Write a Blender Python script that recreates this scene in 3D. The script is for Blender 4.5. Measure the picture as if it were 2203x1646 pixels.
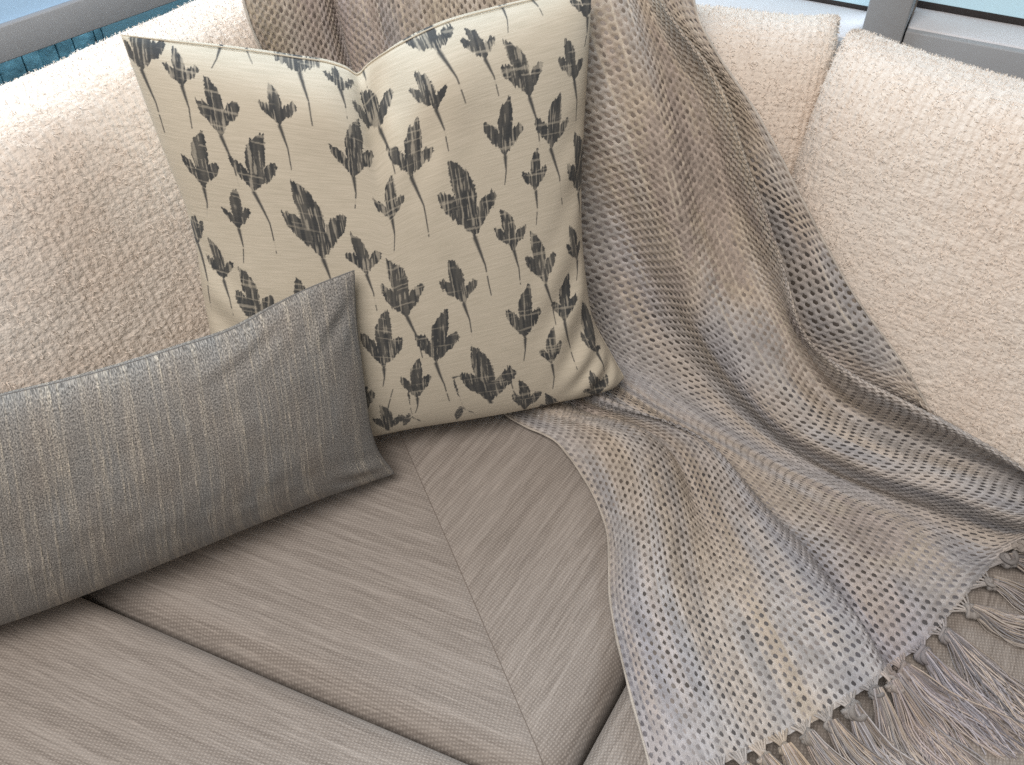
import bpy, math, random
import numpy as np

random.seed(7)
rng = np.random.default_rng(7)
for o in list(bpy.data.objects):
    bpy.data.objects.remove(o)
scene = bpy.context.scene
COL = scene.collection

# ------------------------------------------------------------------ camera
SEAT = 0.45                       # height of the seat tops
CAM_Z = SEAT + 0.86
PITCH = math.radians(45.0)
FPX, CX, CY = 1987.0, 1101.5, 823.0
cam_d = bpy.data.cameras.new('camera')
cam_d.sensor_width = 36.0
cam_d.lens = 36.0 * FPX / 2203.0
cam_d.clip_start = 0.02
cam_d.clip_end = 60.0
cam = bpy.data.objects.new('camera', cam_d)
COL.objects.link(cam)
cam.location = (0, 0, CAM_Z)
cam.rotation_euler = (math.radians(90) - PITCH, 0, 0)
scene.camera = cam

# ------------------------------------------------------------------ light
world = bpy.data.worlds.new('World')
scene.world = world
world.use_nodes = True
bg = world.node_tree.nodes['Background']
bg.inputs[0].default_value = (0.86, 0.84, 0.82, 1)
bg.inputs[1].default_value = 0.17


def area(name, loc, target, size, size_y, power, color):
    d = bpy.data.lights.new(name, 'AREA')
    d.shape = 'RECTANGLE'
    d.size, d.size_y = size, size_y
    d.energy = power
    d.color = color
    o = bpy.data.objects.new(name, d)
    COL.objects.link(o)
    o.location = loc
    v = np.array(target, float) - np.array(loc, float)
    from mathutils import Vector
    o.rotation_euler = Vector(v).to_track_quat('-Z', 'Y').to_euler()
    return o


area('window_daylight_left', (-1.35, 2.0, 2.1), (0.0, 0.8, 0.55), 1.9, 1.4, 29, (0.70, 0.86, 1.0))
area('window_daylight_right', (1.7, 1.9, 2.1), (0.1, 0.8, 0.5), 1.2, 1.0, 24, (0.80, 0.91, 1.0))
area('room_lamp', (-0.5, -0.5, 2.7), (0.1, 0.7, 0.45), 1.3, 1.0, 45, (1.0, 0.91, 0.83))

scene.view_settings.view_transform = 'Standard'
scene.view_settings.look = 'None'
scene.view_settings.exposure = 0.06
scene.view_settings.gamma = 1.0
scene.cycles.max_bounces = 6
scene.cycles.use_denoising = False


# ------------------------------------------------------------------ maths
SP, CP = math.sin(PITCH), math.cos(PITCH)
CAMP = np.array([0, 0, CAM_Z])


def ray(px, py):
    px = np.asarray(px, float); py = np.asarray(py, float)
    dx = (px - CX) / FPX
    dy = (CY - py) / FPX
    return np.stack([dx, CP + dy * SP, -SP + dy * CP], -1)


def on_plane(px, py, p0, n):
    d = ray(px, py)
    n = np.asarray(n, float); p0 = np.asarray(p0, float)
    t = ((p0 - CAMP) @ n) / (d @ n)
    return CAMP + d * t[..., None]


def hash01(ix, iy, seed=0):
    ix = np.asarray(ix).astype(np.int64); iy = np.asarray(iy).astype(np.int64)
    h = (ix * 374761393 + iy * 668265263 + seed * 2246822519) & 0xFFFFFFFF
    h = ((h ^ (h >> 13)) * 1274126177) & 0xFFFFFFFF
    h = ((h ^ (h >> 16)) * 2654435761) & 0xFFFFFFFF
    h = h ^ (h >> 15)
    return (h & 0xFFFFFF) / float(0xFFFFFF)


def vnoise(x, y, seed=0):
    x, y = np.broadcast_arrays(np.asarray(x, float), np.asarray(y, float))
    ix = np.floor(x); iy = np.floor(y)
    fx = x - ix; fy = y - iy
    fx = fx * fx * (3 - 2 * fx); fy = fy * fy * (3 - 2 * fy)
    a = hash01(ix, iy, seed); b = hash01(ix + 1, iy, seed)
    c = hash01(ix, iy + 1, seed); d = hash01(ix + 1, iy + 1, seed)
    return (a * (1 - fx) + b * fx) * (1 - fy) + (c * (1 - fx) + d * fx) * fy


def fbm(x, y, seed=0, n=3):
    r = 0; a = 0.5
    for i in range(n):
        r = r + a * vnoise(np.asarray(x) * 2 ** i, np.asarray(y) * 2 ** i, seed + i)
        a *= 0.5
    return r / (1 - 0.5 ** n)


def tufts(x, y, seed=0):
    """height of a field of jittered round tufts, one per unit cell"""
    ix = np.floor(x); iy = np.floor(y)
    best = np.full(x.shape, 9.0)
    for dx in (-1, 0, 1):
        for dy in (-1, 0, 1):
            cx = ix + dx; cy = iy + dy
            jx = cx + 0.5 + 0.28 * (hash01(cx, cy, seed) - 0.5)
            jy = cy + 0.5 + 0.6 * (hash01(cx, cy, seed + 9) - 0.5)
            best = np.minimum(best, (x - jx) ** 2 + (y - jy) ** 2)
    return np.clip(1 - best * 1.9, 0, 1)


def spline(knots, vals, q):
    """cubic Hermite through vals (K, ...) at knots (K,), sampled at q"""
    knots = np.asarray(knots, float); vals = np.asarray(vals, float)
    d = np.diff(vals, axis=0) / np.diff(knots).reshape((-1,) + (1,) * (vals.ndim - 1))
    m = np.empty_like(vals)
    m[0] = d[0]; m[-1] = d[-1]
    h = np.diff(knots)
    w = (h[1:] / (h[1:] + h[:-1])).reshape((-1,) + (1,) * (vals.ndim - 1))
    m[1:-1] = d[:-1] * w + d[1:] * (1 - w)
    i = np.clip(np.searchsorted(knots, q, side='right') - 1, 0, len(knots) - 2)
    hh = h[i]; u = (q - knots[i]) / hh
    sh = (-1,) + (1,) * (vals.ndim - 1)
    u = u.reshape(sh); hh = hh.reshape(sh)
    return ((2 * u**3 - 3 * u**2 + 1) * vals[i] + (u**3 - 2 * u**2 + u) * hh * m[i]
            + (-2 * u**3 + 3 * u**2) * vals[i + 1] + (u**3 - u**2) * hh * m[i + 1])


def resample(poly, n):
    poly = np.asarray(poly, float)
    s = np.concatenate([[0], np.cumsum(np.linalg.norm(np.diff(poly, axis=0), axis=1))])
    return spline(s / s[-1], poly, np.linspace(0, 1, n))


def grid_normals(P):
    du = np.gradient(P, axis=1); dv = np.gradient(P, axis=0)
    n = np.cross(du, dv)
    return n / np.maximum(np.linalg.norm(n, axis=-1, keepdims=True), 1e-12)


# ------------------------------------------------------------------ objects
def props(o, label=None, cat=None, group=None, kind=None):
    if label: o['label'] = label
    if cat: o['category'] = cat
    if group: o['group'] = group
    if kind: o['kind'] = kind
    return o


def empty(name, loc, label, cat, group=None):
    o = bpy.data.objects.new(name, None)
    COL.objects.link(o)
    o.location = loc
    o.empty_display_size = 0.05
    return props(o, label, cat, group)


def raw_mesh(name, verts, faces, mat, parent=None, smooth=True, colors=None, uv=None):
    """verts (N,3) world coordinates; faces (M,k) all of one size; parent keeps the world place"""
    verts = np.asarray(verts, float); faces = np.asarray(faces, np.int64)
    if parent is not None:
        p = parent; off = np.zeros(3)
        while p is not None:
            off += np.array(p.location); p = p.parent
        verts = verts - off
    me = bpy.data.meshes.new(name)
    k = faces.shape[1]
    me.vertices.add(len(verts)); me.vertices.foreach_set('co', verts.astype(np.float32).ravel())
    me.loops.add(faces.size); me.loops.foreach_set('vertex_index', faces.astype(np.int32).ravel())
    me.polygons.add(len(faces))
    me.polygons.foreach_set('loop_start', (np.arange(len(faces)) * k).astype(np.int32))
    me.polygons.foreach_set('loop_total', np.full(len(faces), k, np.int32))
    me.update(calc_edges=True)
    if smooth:
        me.polygons.foreach_set('use_smooth', np.ones(len(faces), bool))
    if colors is not None:
        for cname, c in colors.items():
            at = me.color_attributes.new(cname, 'FLOAT_COLOR', 'POINT')
            c4 = np.ones((len(verts), 4), np.float32); c4[:, :3] = c
            at.data.foreach_set('color', c4.ravel())
    if uv is not None:
        l = me.uv_layers.new(name='UVMap')
        l.data.foreach_set('uv', np.asarray(uv, np.float32)[faces.ravel()].ravel())
    me.validate()
    o = bpy.data.objects.new(name, me)
    COL.objects.link(o)
    if mat: me.materials.append(mat)
    o.parent = parent
    return o


def grid_faces(nv, nu, close_v=False, start=0):
    idx = np.arange(nv * nu).reshape(nv, nu) + start
    if close_v:
        idx = np.concatenate([idx, idx[:1]], 0)
    return np.stack([idx[:-1, :-1], idx[:-1, 1:], idx[1:, 1:], idx[1:, :-1]], -1).reshape(-1, 4)


def grid_mesh(name, P, mat, parent=None, uv=None, colors=None, close_v=False):
    nv, nu = P.shape[:2]
    c = None if colors is None else {k: v.reshape(-1, 3) for k, v in colors.items()}
    return raw_mesh(name, P.reshape(-1, 3), grid_faces(nv, nu, close_v), mat, parent, True, c,
                    None if uv is None else uv.reshape(-1, 2))


def frame_along(path):
    t = np.gradient(path, axis=0); t /= np.maximum(np.linalg.norm(t, axis=1, keepdims=True), 1e-9)
    up = np.array([0.13, 0.21, 0.97])
    a = np.cross(t, up); a /= np.maximum(np.linalg.norm(a, axis=1, keepdims=True), 1e-9)
    return t, a, np.cross(t, a)


def tube(path, r, sides=6):
    """verts, faces of a tube (open ends pinched)"""
    path = np.asarray(path, float); n = len(path)
    r = np.broadcast_to(np.asarray(r, float), (n,))
    _, a, b = frame_along(path)
    th = np.linspace(0, 2 * math.pi, sides, endpoint=False)
    V = path[:, None] + r[:, None, None] * (np.cos(th)[None, :, None] * a[:, None] + np.sin(th)[None, :, None] * b[:, None])
    idx = np.arange(n * sides).reshape(n, sides)
    nx = np.roll(idx, -1, 1)
    F = np.stack([idx[:-1], nx[:-1], nx[1:], idx[1:]], -1).reshape(-1, 4)
    return V.reshape(-1, 3), F


class Bag:
    def __init__(self): self.v = []; self.f = []; self.c = []; self.n = 0
    def add(self, v, f, c=None):
        self.v.append(v); self.f.append(np.asarray(f) + self.n); self.n += len(v)
        if c is not None: self.c.append(np.broadcast_to(np.asarray(c, float), (len(v), 3)))
    def build(self, name, mat, parent=None, smooth=True):
        return raw_mesh(name, np.concatenate(self.v), np.concatenate(self.f), mat, parent, smooth,
                        {'tint': np.concatenate(self.c)} if self.c else None)


def box(p0, ax, ay, az):
    """8 corners from a corner and three edge vectors, bevelled lightly by the material's own edge"""
    p0, ax, ay, az = (np.asarray(q, float) for q in (p0, ax, ay, az))
    v = np.array([p0, p0 + ax, p0 + ax + ay, p0 + ay, p0 + az, p0 + ax + az, p0 + ax + ay + az, p0 + ay + az])
    f = np.array([[0, 3, 2, 1], [4, 5, 6, 7], [0, 1, 5, 4], [1, 2, 6, 5], [2, 3, 7, 6], [3, 0, 4, 7]])
    return v, f


def bevel(o, w, seg=2):
    m = o.modifiers.new('bevel', 'BEVEL'); m.width = w; m.segments = seg
    return o


# ------------------------------------------------------------------ materials
class NT:
    def __init__(self, name, rough=0.9, sheen=0.0):
        self.m = bpy.data.materials.new(name); self.m.use_nodes = True
        self.t = self.m.node_tree; self.N = self.t.nodes
        self.b = self.N['Principled BSDF']
        self.b.inputs['Roughness'].default_value = rough
        self.b.inputs['Specular IOR Level'].default_value = 0.15
        if sheen:
            self.b.inputs['Sheen Weight'].default_value = sheen
            self.b.inputs['Sheen Roughness'].default_value = 0.5
    def node(self, kind, **kw):
        n = self.N.new(kind)
        for k, v in kw.items(): setattr(n, k, v)
        return n
    def link(self, a, b): self.t.links.new(a, b)
    def uv(self, sx=1, sy=1, rot=0):
        u = self.node('ShaderNodeUVMap'); u.uv_map = 'UVMap'
        mp = self.node('ShaderNodeMapping')
        mp.inputs['Scale'].default_value = (sx, sy, 1)
        mp.inputs['Rotation'].default_value = (0, 0, rot)
        self.link(u.outputs[0], mp.inputs[0])
        return mp.outputs[0]
    def noise(self, vec, scale=1.0, detail=2.0, rough=0.5):
        n = self.node('ShaderNodeTexNoise')
        n.inputs['Scale'].default_value = scale; n.inputs['Detail'].default_value = detail
        n.inputs['Roughness'].default_value = rough
        if vec is not None: self.link(vec, n.inputs['Vector'])
        return n.outputs[0]
    def voronoi(self, vec, scale=1.0, rnd=1.0, feature='F1'):
        n = self.node('ShaderNodeTexVoronoi'); n.feature = feature
        n.inputs['Scale'].default_value = scale; n.inputs['Randomness'].default_value = rnd
        self.link(vec, n.inputs['Vector'])
        return n
    def ramp(self, fac, stops):
        r = self.node('ShaderNodeValToRGB')
        e = r.color_ramp.elements
        while len(e) < len(stops): e.new(0.5)
        for el, (p, c) in zip(e, stops):
            el.position = p; el.color = tuple(c) + (1,) if len(c) == 3 else c
        self.link(fac, r.inputs[0])
        return r.outputs[0]
    def mix(self, fac, a, b, mode='MIX'):
        n = self.node('ShaderNodeMix'); n.data_type = 'RGBA'; n.blend_type = mode
        for s, v in ((n.inputs[0], fac), (n.inputs[6], a), (n.inputs[7], b)):
            if hasattr(v, 'is_output'): self.link(v, s)
            elif isinstance(v, (int, float)): s.default_value = v
            else: s.default_value = tuple(v) + (1,)
        return n.outputs[2]
    def math(self, op, a, b=None, clamp=False):
        n = self.node('ShaderNodeMath'); n.operation = op; n.use_clamp = clamp
        for s, v in ((n.inputs[0], a), (n.inputs[1], b)):
            if v is None: continue
            if hasattr(v, 'is_output'): self.link(v, s)
            else: s.default_value = v
        return n.outputs[0]
    def attr(self, name):
        n = self.node('ShaderNodeVertexColor'); n.layer_name = name
        return n.outputs[0]
    def color(self, c):
        if hasattr(c, 'is_output'): self.link(c, self.b.inputs['Base Color'])
        else: self.b.inputs['Base Color'].default_value = tuple(c) + (1,)
    def bump(self, h, dist=0.001, strength=1.0):
        n = self.node('ShaderNodeBump')
        n.inputs['Distance'].default_value = dist; n.inputs['Strength'].default_value = strength
        self.link(h, n.inputs['Height']); self.link(n.outputs[0], self.b.inputs['Normal'])


def mat_seat():
    k = NT('taupe_twill', 0.85, 0.15)
    # grain runs along u: long pale slubs and darker streaks
    s1 = k.noise(k.uv(16, 620), 1, 3, 0.65)
    s2 = k.noise(k.uv(3.2, 95), 1, 3, 0.65)
    s3 = k.noise(k.uv(42, 430), 1, 1, 0.5)
    f = k.math('ADD', k.math('MULTIPLY', s1, 0.5), k.math('MULTIPLY', s2, 0.5))
    base = k.ramp(f, [(0.40, (0.238, 0.210, 0.190)), (0.50, (0.308, 0.276, 0.252)), (0.60, (0.395, 0.360, 0.333))])
    flecks = k.ramp(s3, [(0.60, (0, 0, 0)), (0.72, (1, 1, 1))])
    c1 = k.mix(k.math('MULTIPLY', flecks, 0.40), base, (0.52, 0.47, 0.43))
    # the twill's rows of small dots
    w1 = k.node('ShaderNodeTexWave'); w1.wave_type = 'BANDS'; w1.bands_direction = 'X'
    k.link(k.uv(1, 1, 0.30), w1.inputs['Vector']); w1.inputs['Scale'].default_value = 0.314 / 0.0036
    w2 = k.node('ShaderNodeTexWave'); w2.wave_type = 'BANDS'; w2.bands_direction = 'Y'
    k.link(k.uv(1, 1, 0.30), w2.inputs['Vector']); w2.inputs['Scale'].default_value = 0.314 / 0.0030
    dots = k.math('MULTIPLY', w1.outputs[1], w2.outputs[1])
    c2 = k.mix(k.math('MULTIPLY', dots, k.math('ADD', 0.05, k.math('MULTIPLY', s1, 1.0))), c1, (0.60, 0.55, 0.505))
    k.color(c2)
    k.bump(k.math('ADD', k.math('MULTIPLY', dots, 0.7), s3), 0.0006, 0.7)
    return k.m


def mat_chenille():
    k = NT('cream_chenille', 1.0, 0.3)
    v = k.voronoi(k.uv(125, 175), 1, 0.38)
    v2 = k.voronoi(k.uv(340, 340), 1, 1.0)
    n = k.noise(k.uv(700, 700), 1, 2)
    n2 = k.noise(k.uv(8, 9), 1, 3)
    n3 = k.noise(k.uv(60, 70), 1, 2)
    h = k.math('SUBTRACT', 1.0, k.math('MULTIPLY', v.outputs['Distance'], k.math('ADD', 0.35, n3)))
    h = k.math('SUBTRACT', h, k.math('MULTIPLY', v2.outputs['Distance'], 0.55))
    h = k.math('ADD', h, k.math('MULTIPLY', n, 0.45))
    w = k.node('ShaderNodeTexWave'); w.wave_type = 'BANDS'; w.bands_direction = 'X'
    k.link(k.uv(), w.inputs['Vector']); w.inputs['Scale'].default_value = 0.314 / 0.0092
    w.inputs['Distortion'].default_value = 1.2; w.inputs['Detail'].default_value = 1.0
    h = k.math('ADD', h, k.math('MULTIPLY', w.outputs[1], 0.55))
    col = k.ramp(n2, [(0.35, (0.85, 0.765, 0.69)), (0.65, (0.87, 0.81, 0.75))])
    yarn = k.ramp(v2.outputs['Color'], [(0.0, (0.93, 0.91, 0.89)), (1.0, (1.05, 1.05, 1.04))])
    k.color(k.mix(1.0, col, yarn, 'MULTIPLY'))
    k.bump(h, 0.0026, 0.5)
    return k.m


def mat_print():
    k = NT('leaf_print_cotton', 0.85, 0.1)
    a = k.attr('tint')
    s = k.noise(k.uv(28, 520), 1, 3, 0.6)
    n = k.noise(k.uv(900, 900), 1, 1)
    f = k.ramp(s, [(0.35, (0.90, 0.895, 0.87)), (0.65, (1.04, 1.03, 1.02))])
    k.color(k.mix(1.0, a, f, 'MULTIPLY'))
    k.bump(k.math('ADD', n, s), 0.0005, 0.5)
    return k.m


def mat_lumbar():
    k = NT('grey_slub_weave', 0.95, 0.05)
    # slubs run across the pillow's short side (along v)
    s1 = k.noise(k.uv(150, 4), 1, 2, 0.6)
    s2 = k.noise(k.uv(330, 46), 1, 2, 0.6)
    s3 = k.noise(k.uv(30, 330), 1, 1)
    fine = k.noise(k.uv(640, 520), 1, 2, 0.6)
    hue = k.noise(k.uv(22, 9), 1, 3)
    base = k.ramp(hue, [(0.30, (0.268, 0.248, 0.228)), (0.5, (0.258, 0.249, 0.238)), (0.70, (0.250, 0.251, 0.249))])
    line = k.ramp(s1, [(0.51, (0, 0, 0)), (0.58, (1, 1, 1))])
    line2 = k.ramp(s2, [(0.52, (0, 0, 0)), (0.68, (1, 1, 1))])
    lf = k.math('MULTIPLY', line, k.math('ADD', 0.32, k.math('MULTIPLY', line2, 0.68)))
    c = k.mix(k.math('MULTIPLY', lf, 0.75), base, (0.56, 0.515, 0.44))
    sp = k.ramp(fine, [(0.34, (0.40, 0.40, 0.40)), (0.50, (0.95, 0.95, 0.95)), (0.66, (1.75, 1.72, 1.66))])
    c = k.mix(1.0, c, sp, 'MULTIPLY')
    sp2 = k.ramp(s3, [(0.62, (0, 0, 0)), (0.74, (1, 1, 1))])
    c = k.mix(k.math('MULTIPLY', sp2, 0.22), c, (0.50, 0.48, 0.44))
    k.color(c)
    k.bump(k.math('ADD', k.math('ADD', fine, k.math('MULTIPLY', lf, 0.8)), s2), 0.0012, 0.8)
    return k.m


def mat_yarn(name, fuzz=900, dist=0.0006):
    k = NT(name, 0.95, 0.08)
    a = k.attr('tint')
    co = k.node('ShaderNodeTexCoord')
    n = k.noise(co.outputs['Object'], fuzz, 2)
    f = k.ramp(n, [(0.3, (0.80, 0.80, 0.80)), (0.7, (1.12, 1.12, 1.12))])
    k.color(k.mix(1.0, a, f, 'MULTIPLY'))
    k.bump(n, dist, 0.7)
    return k.m


def mat_plain(name, c, rough=0.6, var=0.06, scale=30, emit=0.0, bump=0.0):
    k = NT(name, rough)
    co = k.node('ShaderNodeTexCoord')
    n = k.noise(co.outputs['Object'], scale, 4, 0.6)
    lo = tuple(x * (1 - var) for x in c); hi = tuple(min(1, x * (1 + var)) for x in c)
    col = k.ramp(n, [(0.3, lo), (0.7, hi)])
    k.color(col)
    if bump: k.bump(n, bump, 0.5)
    if emit:
        k.link(col, k.b.inputs['Emission Color']); k.b.inputs['Emission Strength'].default_value = emit
    return k.m


M_SEAT = mat_seat()
M_CHEN = mat_chenille()
M_PRINT = mat_print()
M_LUMB = mat_lumbar()
M_WARP = mat_yarn('variegated_warp_yarn')
M_WEFT = mat_yarn('variegated_weft_yarn')
M_FRINGE = mat_yarn('fringe_yarn', 1500)
M_THREAD = mat_plain('seam_thread', (0.22, 0.19, 0.17), 0.9)
M_CREAMSEAM = mat_plain('cream_seam', (0.62, 0.57, 0.47), 0.9)
M_GREYSEAM = mat_plain('grey_seam', (0.20, 0.20, 0.20), 0.9)
M_BASE = mat_plain('dark_upholstery', (0.10, 0.085, 0.075), 0.95)
M_FRAME = mat_plain('grey_aluminium', (0.43, 0.44, 0.46), 0.45, 0.03, 12)
M_SILL = mat_plain('white_painted_sill', (0.80, 0.80, 0.84), 0.5, 0.02, 9)
M_GASKET = mat_plain('dark_gasket', (0.05, 0.045, 0.045), 0.6)
M_PANE = mat_plain('bright_window_pane', (0.50, 0.70, 0.80), 0.2, 0.07, 3, emit=0.35)
M_PANEL = mat_plain('bright_window_pane_blue', (0.42, 0.60, 0.80), 0.2, 0.05, 3, emit=0.35)
M_TEAL = mat_plain('weathered_teal_board', (0.20, 0.40, 0.46), 0.8, 0.40, 40, bump=0.004)
M_TEAL2 = mat_plain('flat_teal_board', (0.23, 0.41, 0.46), 0.6, 0.10, 6)
M_FLOOR = mat_plain('floor_boards', (0.22, 0.18, 0.15), 0.6, 0.15, 8)

# ------------------------------------------------------------------ setting
props(raw_mesh('floor', [(-3, -2, 0), (3, -2, 0), (3, 4, 0), (-3, 4, 0)], [[0, 1, 2, 3]], M_FLOOR), kind='structure')


# ------------------------------------------------------------------ seat cushions
def edge_drop(d, R):
    d = np.clip(d, 0, R)
    return R - np.sqrt(np.maximum(R * R - (R - d) ** 2, 0))


def axis_samples(L, R, skirt, step):
    n = int(max(8, (L - 2 * R) / step))
    e = R * (1 - np.cos(np.linspace(0, math.pi / 2, 12)))
    return np.concatenate([[-skirt, -skirt * 0.5], e, np.linspace(R, L - R, n + 2)[1:-1], (L - e)[::-1], [L + skirt * 0.5, L + skirt]])


def seat_surface(c, top, R, crown, skirt=0.13, step=0.008, seed=1):
    """c: 4 corners (x, y) p00, p10, p11, p01; returns P, distances along u and v in metres"""
    c = np.asarray(c, float)
    Lu = np.linalg.norm(c[1] - c[0]); Lv = np.linalg.norm(c[3] - c[0])
    a = axis_samples(Lu, R, skirt, step); b = axis_samples(Lv, R, skirt, step)
    A, B = np.meshgrid(a, b)
    ua = np.clip(A / Lu, 0, 1); vb = np.clip(B / Lv, 0, 1)
    XY = ((1 - ua) * (1 - vb))[..., None] * c[0] + (ua * (1 - vb))[..., None] * c[1] + (ua * vb)[..., None] * c[2] + ((1 - ua) * vb)[..., None] * c[3]
    da = np.minimum(np.clip(A, 0, Lu), Lu - np.clip(A, 0, Lu)); db = np.minimum(np.clip(B, 0, Lv), Lv - np.clip(B, 0, Lv))
    z = top - edge_drop(da, R) - edge_drop(db, R)
    z = z - np.maximum(0, np.maximum(-A, A - Lu)) - np.maximum(0, np.maximum(-B, B - Lv))
    z = z + crown * (np.sin(math.pi * ua) * np.sin(math.pi * vb)) ** 0.6
    z = z + 0.006 * (fbm(A * 5 + 3, B * 5 + seed, seed) - 0.5)
    z = np.maximum(z, top - 0.16)
    P = np.concatenate([XY, z[..., None]], -1)
    return P, A, B


F = np.array([0.041, 0.333])
Ldir = np.array([-0.48, 0.205]); Ldir /= np.linalg.norm(Ldir)
Rdir = np.array([0.092, 0.155]); Rdir /= np.linalg.norm(Rdir)
g = 0.004
Lc = F + Ldir * 0.80
Rc = F + Rdir * 0.70
Bc = np.array([-0.315, 1.18])
# corner seat: two mitred panels
cs = empty('seat_cushion', (float(F[0]), float(F[1]), SEAT - 0.16), 'taupe corner seat cushion with a mitred diagonal seam between the two pillows and the throw', 'seat cushion', 'taupe seat cushions')
P, A, B = seat_surface([F, Lc, Bc, Rc], SEAT - 0.004, 0.045, 0.010, seed=3)
nv, nu = P.shape[:2]
Lu, Lv = A.max() - 0.13, B.max() - 0.13
# diagonal runs from F to the back corner: sample the grid on an equal number of stations in both axes
NS = 170
ss = np.concatenate([[-0.13], [-0.06], (0.045 * (1 - np.cos(np.linspace(0, math.pi / 2, 10)))), np.linspace(0.05, 0.60, NS), [0.66]])


def corner_pt(a, b):
    ua = np.clip(a / 0.80, 0, 1); vb = np.clip(b / 0.70, 0, 1)
    XY = ((1 - ua) * (1 - vb))[..., None] * F + (ua * (1 - vb))[..., None] * Lc + (ua * vb)[..., None] * Bc + ((1 - ua) * vb)[..., None] * Rc
    R = 0.036
    z = SEAT - 0.004 - edge_drop(np.maximum(a, 0), R) - edge_drop(np.maximum(b, 0), R)
    z = z - np.maximum(0, -a) - np.maximum(0, -b)
    z = z + 0.012 * (np.sin(math.pi * np.clip(ua, 0, 1)) * np.sin(math.pi * np.clip(vb, 0, 1))) ** 0.6
    z = z + 0.005 * (fbm(a * 5 + 3, b * 5, 3) - 0.5)
    # the mitre seam pulls a shallow valley along the diagonal
    dd = np.abs(ua - vb)
    z = z - 0.0016 * np.exp(-(dd / 0.010) ** 2) - 0.0016 * np.exp(-(dd / 0.05) ** 2)
    return np.concatenate([XY, np.maximum(z, SEAT - 0.16)[..., None]], -1)


# panel coordinates: q along the diagonal (0..1), w away from it (0 at the seam, 1 at the outer edge)
for side in (0, 1):
    q = np.concatenate([[-0.10, -0.03], 0.06 * (1 - np.cos(np.linspace(0, math.pi / 2, 10))), np.linspace(0.065, 0.92, 150)])
    w = np.concatenate([np.linspace(0, 0.04, 10), np.linspace(0.05, 0.90, 90), 0.9 + 0.1 * np.sin(np.linspace(0.05, math.pi / 2, 14)), [1.06, 1.2]])
    Q, W = np.meshgrid(q, w)
    # the coordinate across goes from the diagonal value down to the outer edge at 0, then below it
    main = Q; cross = np.where(W <= 1, Q * (1 - W), -(W - 1) * 0.8)
    a, b = (main * 0.80, cross * 0.70) if side == 0 else (cross * 0.80, main * 0.70)
    P = corner_pt(a, b)
    uv = np.stack([a, b], -1) if side == 0 else np.stack([b + 3.3, a + 1.7], -1)
    if side == 1:
        P = P[:, ::-1]; uv = uv[:, ::-1]
    grid_mesh('panel', P, M_SEAT, cs, uv=uv)
q = np.linspace(0.01, 0.9, 160)
seam = corner_pt(q * 0.80, q * 0.70); seam[:, 2] += 0.0001
v, f = tube(seam, 0.00045, 5)
raw_mesh('mitre_seam', v, f, M_THREAD, cs)

# left seat (nearer the camera), right seat (under the fringe)
n_l = np.array([-0.39, -0.92]); n_l /= np.linalg.norm(n_l)
F2 = F + 0.006 * n_l
Vd = np.array([-0.50, -0.866])
s2 = empty('seat_cushion', (-0.5, 0.2, SEAT - 0.16), 'taupe seat cushion in the near left corner below the grey lumbar pillow', 'seat cushion', 'taupe seat cushions')
c = [F2 + Ldir * 0.85, F2 - Ldir * 0.03, F2 - Ldir * 0.03 + Vd * 0.62, F2 + Ldir * 0.85 + Vd * 0.62]
P, A, B = seat_surface(c, SEAT + 0.002, 0.020, 0.008, seed=5)
grid_mesh('seat_cover', P[:, ::-1], M_SEAT, s2, uv=np.stack([A, B + 5], -1)[:, ::-1])
s3 = empty('seat_cushion', (0.5, 0.4, SEAT - 0.16), 'taupe seat cushion under the fringe of the throw at the lower right', 'seat cushion', 'taupe seat cushions')
n_r = np.array([Rdir[1], -Rdir[0]])
F3 = F + 0.006 * n_r
Ud = np.array([0.92, -0.39])
c = [F3 - Rdir * 0.03, F3 + Rdir * 0.70, F3 + Rdir * 0.70 + Ud * 0.75, F3 - Rdir * 0.03 + Ud * 0.75]
P, A, B = seat_surface(c, SEAT - 0.001, 0.028, 0.006, seed=8)
grid_mesh('seat_cover', P[:, ::-1], M_SEAT, s3, uv=np.stack([A + 9, B], -1)[:, ::-1])

# sofa body below and behind the cushions
sb = empty('sofa_frame', (0, 0.7, 0.0), 'dark upholstered sofa frame seen only in the gaps between the seat cushions', 'sofa')
v, f = box((-1.25, -0.3, 0.08), (2.6, 0, 0), (0, 1.8, 0), (0, 0, SEAT - 0.17 - 0.08))
bevel(raw_mesh('base', v, f, M_BASE, sb, False), 0.02)
for (x, y) in ((-1.15, -0.2), (1.25, -0.2), (-1.15, 1.4), (1.25, 1.4)):
    v, f = box((x - 0.03, y - 0.03, 0), (0.06, 0, 0), (0, 0.06, 0), (0, 0, 0.08))
    raw_mesh('leg', v, f, M_BASE, sb, False)


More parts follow.
